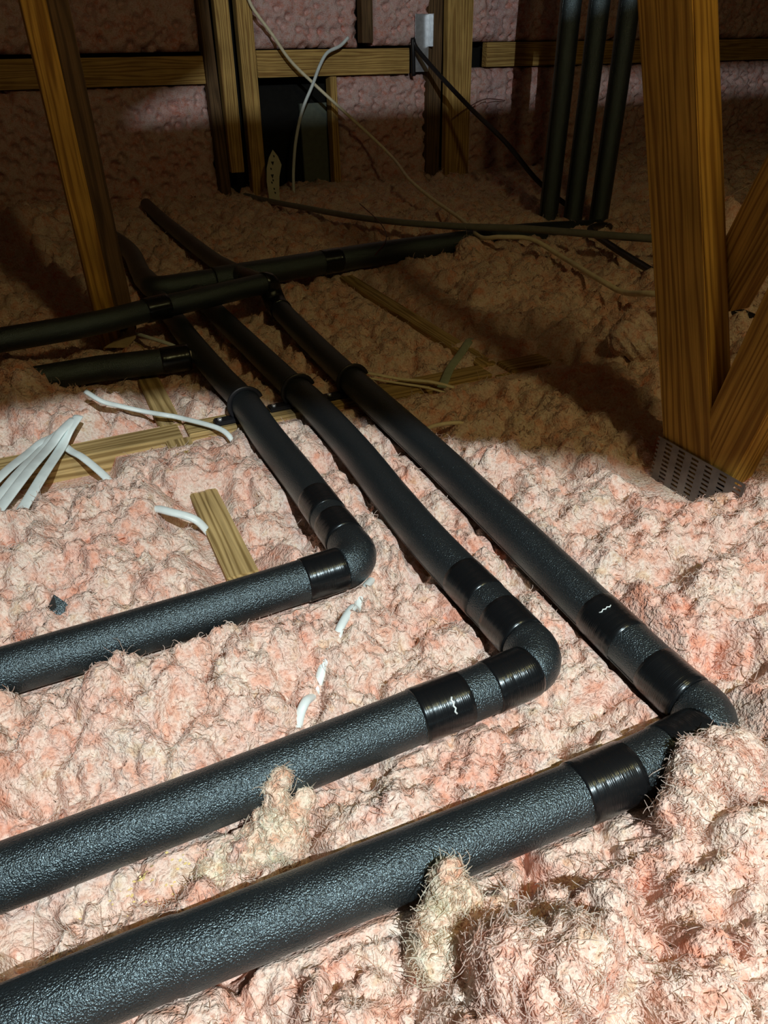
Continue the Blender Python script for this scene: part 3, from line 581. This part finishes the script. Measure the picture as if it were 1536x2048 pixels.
def height(x, y, detail=True):
    h = base_h(x, y)
    wx = x+0.030*fbm(x*20, y*20, 3, 3); wy = y+0.030*fbm(x*20, y*20, 3, 8); a2 = np.clip(0.35+2.2*(fbm(x*9, y*9, 2, 25)+0.3), 0.2, 1.5)
    amp = np.clip(0.55+1.3*(fbm(x*5, y*5, 2, 20)+0.25), 0.35, 1.25)
    h = h + amp*(0.046*(lumps(wx, wy, 0.066, 11)-0.60) + 0.038*a2*(lumps(wx, wy, 0.031, 31)-0.50)) + 0.018*fbm(x*30, y*30, 4, 50) - 0.10*np.clip(lumps(wx, wy, 0.085, 91, 0.34)-0.10, 0, 1)
    if detail: h = h + 0.0145*(lumps(wx+0.006*fbm(x*90, y*90, 2, 4), wy+0.006*fbm(x*90, y*90, 2, 6), 0.0135, 61)-0.45) + 0.0130*fbm(x*130, y*130, 3, 70)
    cap = np.full(x.shape, 9.0)
    for pts, r in SEG:
        d, z, sg = seg_dist(x, y, pts)
        near_b = (np.abs(pts[0][1]-0.584) < 0.02)
        k = np.where((sg < 0) & (x < 0.14) & (y > 0.5) & (y < 0.6), 7.0, 1.9)
        bury = np.where((x > 1.10) & (y > 1.7), 0.2, 0.0)+np.where((x < -0.05) & (np.abs(y-1.34) < 0.08), 0.2, 0.0)
        side = z-r-0.003+np.clip((d-0.55*r)/(0.45*r), 0, 1)*(r-0.014)
        cap = np.minimum(cap, side+np.maximum(0, d-r-0.007)*k+np.where(d > r, 1, 0)*(0.012*fbm(x*45, y*45, 3, 90)+0.008*(lumps(x, y, 0.03, 93)-0.5))+bury)
    def boardcap(x0, x1, y0, y1, z, k=1.6, n=0.006, kn=None):
        dx = np.maximum(np.maximum(x0-x, x-x1), 0); dy = np.maximum(np.maximum((y0-y)*((kn or k)/k), y-y1), 0)
        return z+np.hypot(dx, dy)*k+n*np.abs(fbm(x*50, y*50, 3, 95))*np.where(np.hypot(dx, dy) > 0, 1, 0)
    cap = np.minimum(cap, boardcap(0.090, 0.140, 0.640, 0.862, -0.012, 1.0))
    cap = np.minimum(cap, boardcap(0.096, 0.142, 1.12, 1.33, -0.014, 1.2))
    cap = np.minimum(cap, boardcap(0.698, 0.750, 1.235, 1.82, -0.014, 0.9, 0.02))
    cap = np.minimum(cap, boardcap(-0.14, 0.205, 1.046, 1.106, -0.012, 1.8, kn=0.42))
    cap = np.minimum(cap, boardcap(-0.30, 0.012, 1.022, 1.106, -0.034, 2.0, kn=0.55))
    cap = np.minimum(cap, boardcap(0.24, 0.50, 1.050, 1.105, -0.010, 1.5, kn=0.4))
    cap = np.minimum(cap, boardcap(0.50, 0.835, 1.054, 1.112, -0.010, 1.0, 0.014, kn=0.35))
    cap = np.minimum(cap, boardcap(0.655, 0.705, 0.555, 0.650, -0.004, 0.9, 0.03))
    # the white cables lie on top
    cap = np.minimum(cap, boardcap(-0.16, -0.10, 0.90, 1.03, -0.006, 2.0))
    d = 0.006
    return np.where(h < cap-d, h, np.where(h > cap+d, cap, h-(h-cap+d)**2/(4*d)))
# fan-shaped grid, finer towards the viewer
OX, OY = 0.02, -0.30
def make_fluff():
    th = np.concatenate([np.linspace(R(-80), R(-22), 90)[:-1], np.linspace(R(-22), R(75), 540), np.linspace(R(75), R(130), 90)[1:]])
    rho = np.exp(np.arange(math.log(0.22), math.log(5.0), 0.0041)); rho = np.concatenate([[0.02, 0.08, 0.15], rho])
    TH, RH = np.meshgrid(th, rho); X = OX+RH*np.sin(TH); Y = OY+RH*np.cos(TH)
    OUT = ((Y > 3.23) | (X < -2.18) | (X > 5.18)).ravel(); Y = np.minimum(Y, 3.20); X = np.clip(X, -2.15, 5.15)
    Z = height(X.ravel(), Y.ravel()).reshape(X.shape)
    nr, nt_ = X.shape
    V = np.stack([X, Y, Z], -1).reshape(-1, 3).astype(np.float32)
    i = np.arange(nr-1)[:, None]*nt_+np.arange(nt_-1)[None, :]
    Fq = np.stack([i, i+1, i+nt_+1, i+nt_], -1).reshape(-1, 4)[:, ::-1]
    # drop collapsed quads at the walls
    A = V[Fq]; ar = np.linalg.norm(np.cross(A[:, 2]-A[:, 0], A[:, 3]-A[:, 1]), axis=1); Fq = Fq[(ar > 1e-9) & ~OUT[Fq].any(1)]
    me = bpy.data.meshes.new('loose_insulation')
    me.vertices.add(len(V)); me.vertices.foreach_set('co', V.ravel())
    me.loops.add(Fq.size); me.loops.foreach_set('vertex_index', Fq.ravel().astype(np.int32))
    me.polygons.add(len(Fq)); me.polygons.foreach_set('loop_start', np.arange(0, Fq.size, 4, dtype=np.int32))
    me.polygons.foreach_set('use_smooth', np.ones(len(Fq), dtype=bool))
    me.update(calc_edges=True); me.validate()
    o = link('loose_insulation', me, M_WOOL)
    tag(o, 'fluffy pink loose-fill insulation covering the attic floor', 'insulation', kind='stuff')
    return o, V, Fq
FL, FV, FQ = make_fluff()

_lo = height(FV[:, 0].astype(float), FV[:, 1].astype(float), False)
FCV = np.clip(0.35+110*(FV[:, 2]-_lo)[FQ].mean(1), 0.06, 1.0)   # fewer fibres down in the creases
def hair(name, root, nrm, length, rad, mat, parent, curl=0.5, lift=(0.1, 0.8), npt=6, wrap=None):
    """short curled fibres standing on the given points"""
    n = len(root)
    rv = rng.normal(size=(n, 3))*0.55
    rx, ry = root[:, 0], root[:, 1]; fl = 6.28*(fbm(rx*38, ry*38, 2, 130)+0.47)*2.2; rv = rv+np.stack([np.cos(fl), np.sin(fl), 0.5*np.sin(fl*1.7)], 1); tan = rv-nrm*np.sum(rv*nrm, 1)[:, None]; tan /= np.linalg.norm(tan, axis=1)[:, None]+1e-9
    lf = rng.uniform(*lift, size=(n, 1)); d0 = tan*np.sqrt(1-np.clip(lf, 0, .99)**2)+nrm*lf
    bi = np.cross(nrm, tan)
    ln = length*rng.lognormal(0, 0.45, size=(n, 1)) if np.isscalar(length) else length[:, None]*rng.lognormal(0, 0.45, size=(n, 1))
    turn = rng.normal(0, 1.0, size=(n, 1))*curl*2.2; dip = rng.normal(-0.3, 0.5, size=(n, 1))*curl*0.6
    P = np.zeros((n, npt, 3), np.float32); cur = root-nrm*0.0010; d = d0.copy()
    for k in range(npt):
        P[:, k] = cur
        sd = np.cross(nrm, d); d = d+(sd*turn+nrm*dip)/(npt-1)+rng.normal(0, 0.12, size=(n, 3)); d /= np.linalg.norm(d, axis=1)[:, None]
        cur = cur+d*ln/(npt-1)
    hc = bpy.data.hair_curves.new(name); hc.add_curves([npt]*n)
    hc.attributes['position'].data.foreach_set('vector', P.ravel())
    rr = np.asarray(rad)*np.ones(n); prof = np.linspace(1.0, 0.45, npt); RR = (rr[:, None]*prof[None, :]).astype(np.float32)
    at = hc.attributes.get('radius') or hc.attributes.new('radius', 'FLOAT', 'POINT'); at.data.foreach_set('value', RR.ravel())
    hc.materials.append(mat)
    o = bpy.data.objects.new(name, hc); col.objects.link(o)
    if parent: o.parent = parent; o.matrix_parent_inverse = Matrix.Translation(-parent.location)
    o['kind'] = 'stuff'
    return o
def scatter(count):
    C = FV[FQ]; cen = C.mean(1); e1 = C[:, 2]-C[:, 0]; e2 = C[:, 3]-C[:, 1]; nn = np.cross(e1, e2); ar = np.linalg.norm(nn, axis=1); nn = nn/(ar[:, None]+1e-12)
    nn *= np.sign(nn[:, 2:3]+1e-9)
    dx, dy = cen[:, 0], cen[:, 1]; dist = np.sqrt(dx**2+dy**2+0.25)
    az = np.degrees(np.arctan2(dx, dy)); w_ = ar/dist**2.3*((az > -40) & (az < 95) & (cen[:, 1] > -0.15) & (dist < 3.6))
    w_ = w_*FCV; w_ /= w_.sum()
    pick = rng.choice(len(cen), size=count, p=w_); u, v = rng.random((2, count, 1))
    q = C[pick]; pos = q[:, 0]*(1-u)*(1-v)+q[:, 1]*u*(1-v)+q[:, 2]*u*v+q[:, 3]*(1-u)*v
    return pos, nn[pick], dist[pick]
def clear_of_pipes(pos, m=0.004):
    ok = np.ones(len(pos), bool)
    for pts, r in SEG:
        d, z, sg = seg_dist(pos[:, 0], pos[:, 1], pts); ok &= ~((d < r+m+0.008*_h(np.floor(pos[:, 0]/0.02), np.floor(pos[:, 1]/0.02), 5)) & (pos[:, 2] < z+r))
    for x0, x1, y0, y1 in ((0.096, 0.142, 0.665, 0.86), (0.096, 0.142, 1.12, 1.32), (-0.15, 0.20, 1.045, 1.11), (0.26, 0.84, 1.055, 1.105), (0.70, 0.748, 1.24, 1.8)):
        ok &= ~((pos[:, 0] > x0) & (pos[:, 0] < x1) & (pos[:, 1] > y0) & (pos[:, 1] < y1) & (pos[:, 2] < 0.004))
    return ok
pos, nn, dist = scatter(360000); ok = clear_of_pipes(pos); pos, nn, dist = pos[ok], nn[ok], dist[ok]
hair('loose_fibres', pos, nn, 0.0062*(0.45+0.55*dist), 0.00024+0.00040*dist, M_FIBRE, FL, curl=1.2, lift=(-0.15, 0.35), npt=6)
pos, nn, dist = scatter(14000); ok = clear_of_pipes(pos, 0.008); pos, nn, dist = pos[ok], nn[ok], dist[ok]
hair('long_fibres', pos, nn, 0.014*(0.7+0.3*dist), 0.00014+0.00020*dist, M_FIBRE, FL, curl=1.3, lift=(0.1, 0.7), npt=9)

# separate tufts pulled over the pipes and standing proud of the rest
def tuft(label, chain, mat, fm, nf=8000, flen=0.006):
    """chain = [(x, y, z, r), ...] of overlapping lumps, merged and roughened into one clump"""
    bm = bmesh.new()
    for (x, y, z, r) in chain:
        g = bmesh.ops.create_icosphere(bm, subdivisions=4, radius=1.0)
        sx, sy, sz = (r*random.uniform(0.8, 1.2) for _ in range(3))
        for v in g['verts']: v.co = Vector((x+v.co.x*sx, y+v.co.y*sy, z+v.co.z*sz))
    me = bpy.data.meshes.new('insulation_tuft'); bm.to_mesh(me); bm.free()
    o = link('insulation_tuft', me, mat, smooth=True)
    md = o.modifiers.new('r', 'REMESH'); md.mode = 'VOXEL'; md.voxel_size = 0.0018
    dg = bpy.context.evaluated_depsgraph_get(); me2 = bpy.data.meshes.new_from_object(o.evaluated_get(dg)); o.modifiers.clear(); o.data = me2
    n = len(me2.vertices); V = np.zeros(n*3, np.float32); me2.vertices.foreach_get('co', V); V = V.reshape(-1, 3)
    NN = np.zeros(n*3, np.float32); me2.vertices.foreach_get('normal', NN); NN = NN.reshape(-1, 3)
    a, b = V[:, 0]+0.7*V[:, 2], V[:, 1]-0.6*V[:, 2]
    disp = 0.011*fbm(a*70, b*70, 4, 33)+0.006*(lumps(a, b, 0.012, 77)-0.4)
    V2 = V+NN*disp[:, None]; me2.vertices.foreach_set('co', V2.ravel()); me2.update()
    me2.polygons.foreach_set('use_smooth', [True]*len(me2.polygons))
    if not me2.materials: me2.materials.append(mat)
    tag(o, label, 'insulation', 'tufts of loose insulation')
    pk = rng.integers(0, n, nf)
    hair('tuft_fibres', V2[pk], NN[pk], flen, 0.00042, fm, o, curl=1.3, lift=(-0.15, 0.40), npt=6)
    return o
tuft('cream tuft of insulation pulled up over the middle pipe', [(0.060, 0.326, -0.004, 0.020), (0.048, 0.328, 0.002, 0.018), (0.036, 0.328, 0.002, 0.017), (0.020, 0.330, -0.004, 0.015), (0.004, 0.332, -0.010, 0.013), (0.070, 0.334, 0.010, 0.013), (0.054, 0.336, 0.016, 0.0135), (0.060, 0.342, 0.028, 0.0115), (0.065, 0.347, 0.040, 0.008), (0.056, 0.347, 0.038, 0.0055), (0.078, 0.338, 0.018, 0.007)], M_PALE, M_PALEF)
tuft('ragged pale tuft leaning against the nearest pipe', [(0.128, 0.205, 0.020, 0.017), (0.132, 0.212, 0.036, 0.011), (0.139, 0.220, 0.045, 0.010), (0.144, 0.224, 0.055, 0.006), (0.124, 0.196, 0.012, 0.02), (0.120, 0.208, 0.036, 0.008), (0.148, 0.214, 0.030, 0.012)], M_PALE, M_PALEF, 9000)
tuft('big pink clump heaped on the nearest pipe elbow at the right', [(0.345, 0.205, 0.045, 0.024), (0.370, 0.206, 0.050, 0.022), (0.330, 0.196, 0.036, 0.022), (0.395, 0.212, 0.046, 0.018), (0.352, 0.218, 0.056, 0.013), (0.375, 0.222, 0.060, 0.009)], M_WOOL, M_FIBRE, 12000)
tuft('fluffy pale pink clump at the bottom edge right of centre', [(0.150, 0.150, 0.060, 0.024), (0.165, 0.132, 0.072, 0.022), (0.140, 0.168, 0.052, 0.017), (0.182, 0.140, 0.068, 0.022), (0.150, 0.128, 0.074, 0.016)], M_WOOL, M_FIBRE, 12000)
tuft('rounded pink clump sitting in shadow left of the right post', [(0.93, 0.97, 0.055, 0.03), (0.97, 0.99, 0.06, 0.032), (0.955, 0.95, 0.045, 0.03)], M_WOOL, M_FIBRE, 900, 0.012)
tuft('pink clump covering the right end of the thick trunk pipe', [(1.08, 1.775, 0.020, 0.042), (1.13, 1.785, 0.015, 0.045), (1.05, 1.745, 0.005, 0.04), (1.17, 1.86, 0.02, 0.045)], M_WOOL, M_FIBRE, 900, 0.014)

# glinting resin flakes caught in the insulation between the two nearest pipes
def flakes():
    V = []; F = []
    for i in range(46):
        g = rng.normal(size=2)
        x, y = -0.040+0.016*g[0], 0.3405-0.004*g[0]*0.3+0.006*g[1]
        z = float(height(np.array([x]), np.array([y]))[0])+0.0025
        a = rng.uniform(0, 6.28); r = rng.uniform(0.0006, 0.0018); t = rng.normal(0, 0.4, 2); n0 = len(V)
        for q in range(4):
            dx, dy = r*math.cos(a+q*1.57), 0.6*r*math.sin(a+q*1.57); V += [(x+dx, y+dy, z+dx*t[0]+dy*t[1])]
        V += [(p[0], p[1], p[2]-0.0003) for p in V[n0:n0+4]]
        F += [(n0, n0+1, n0+2, n0+3), (n0+7, n0+6, n0+5, n0+4)]+[(n0+q, n0+4+q, n0+4+(q+1) % 4, n0+(q+1) % 4) for q in range(4)]
    tag(link('resin_flakes', mesh('resin_flakes', V, F), M_GLINT), 'tiny golden flakes on insulation beside the cream tuft', 'flakes', kind='stuff')
flakes()
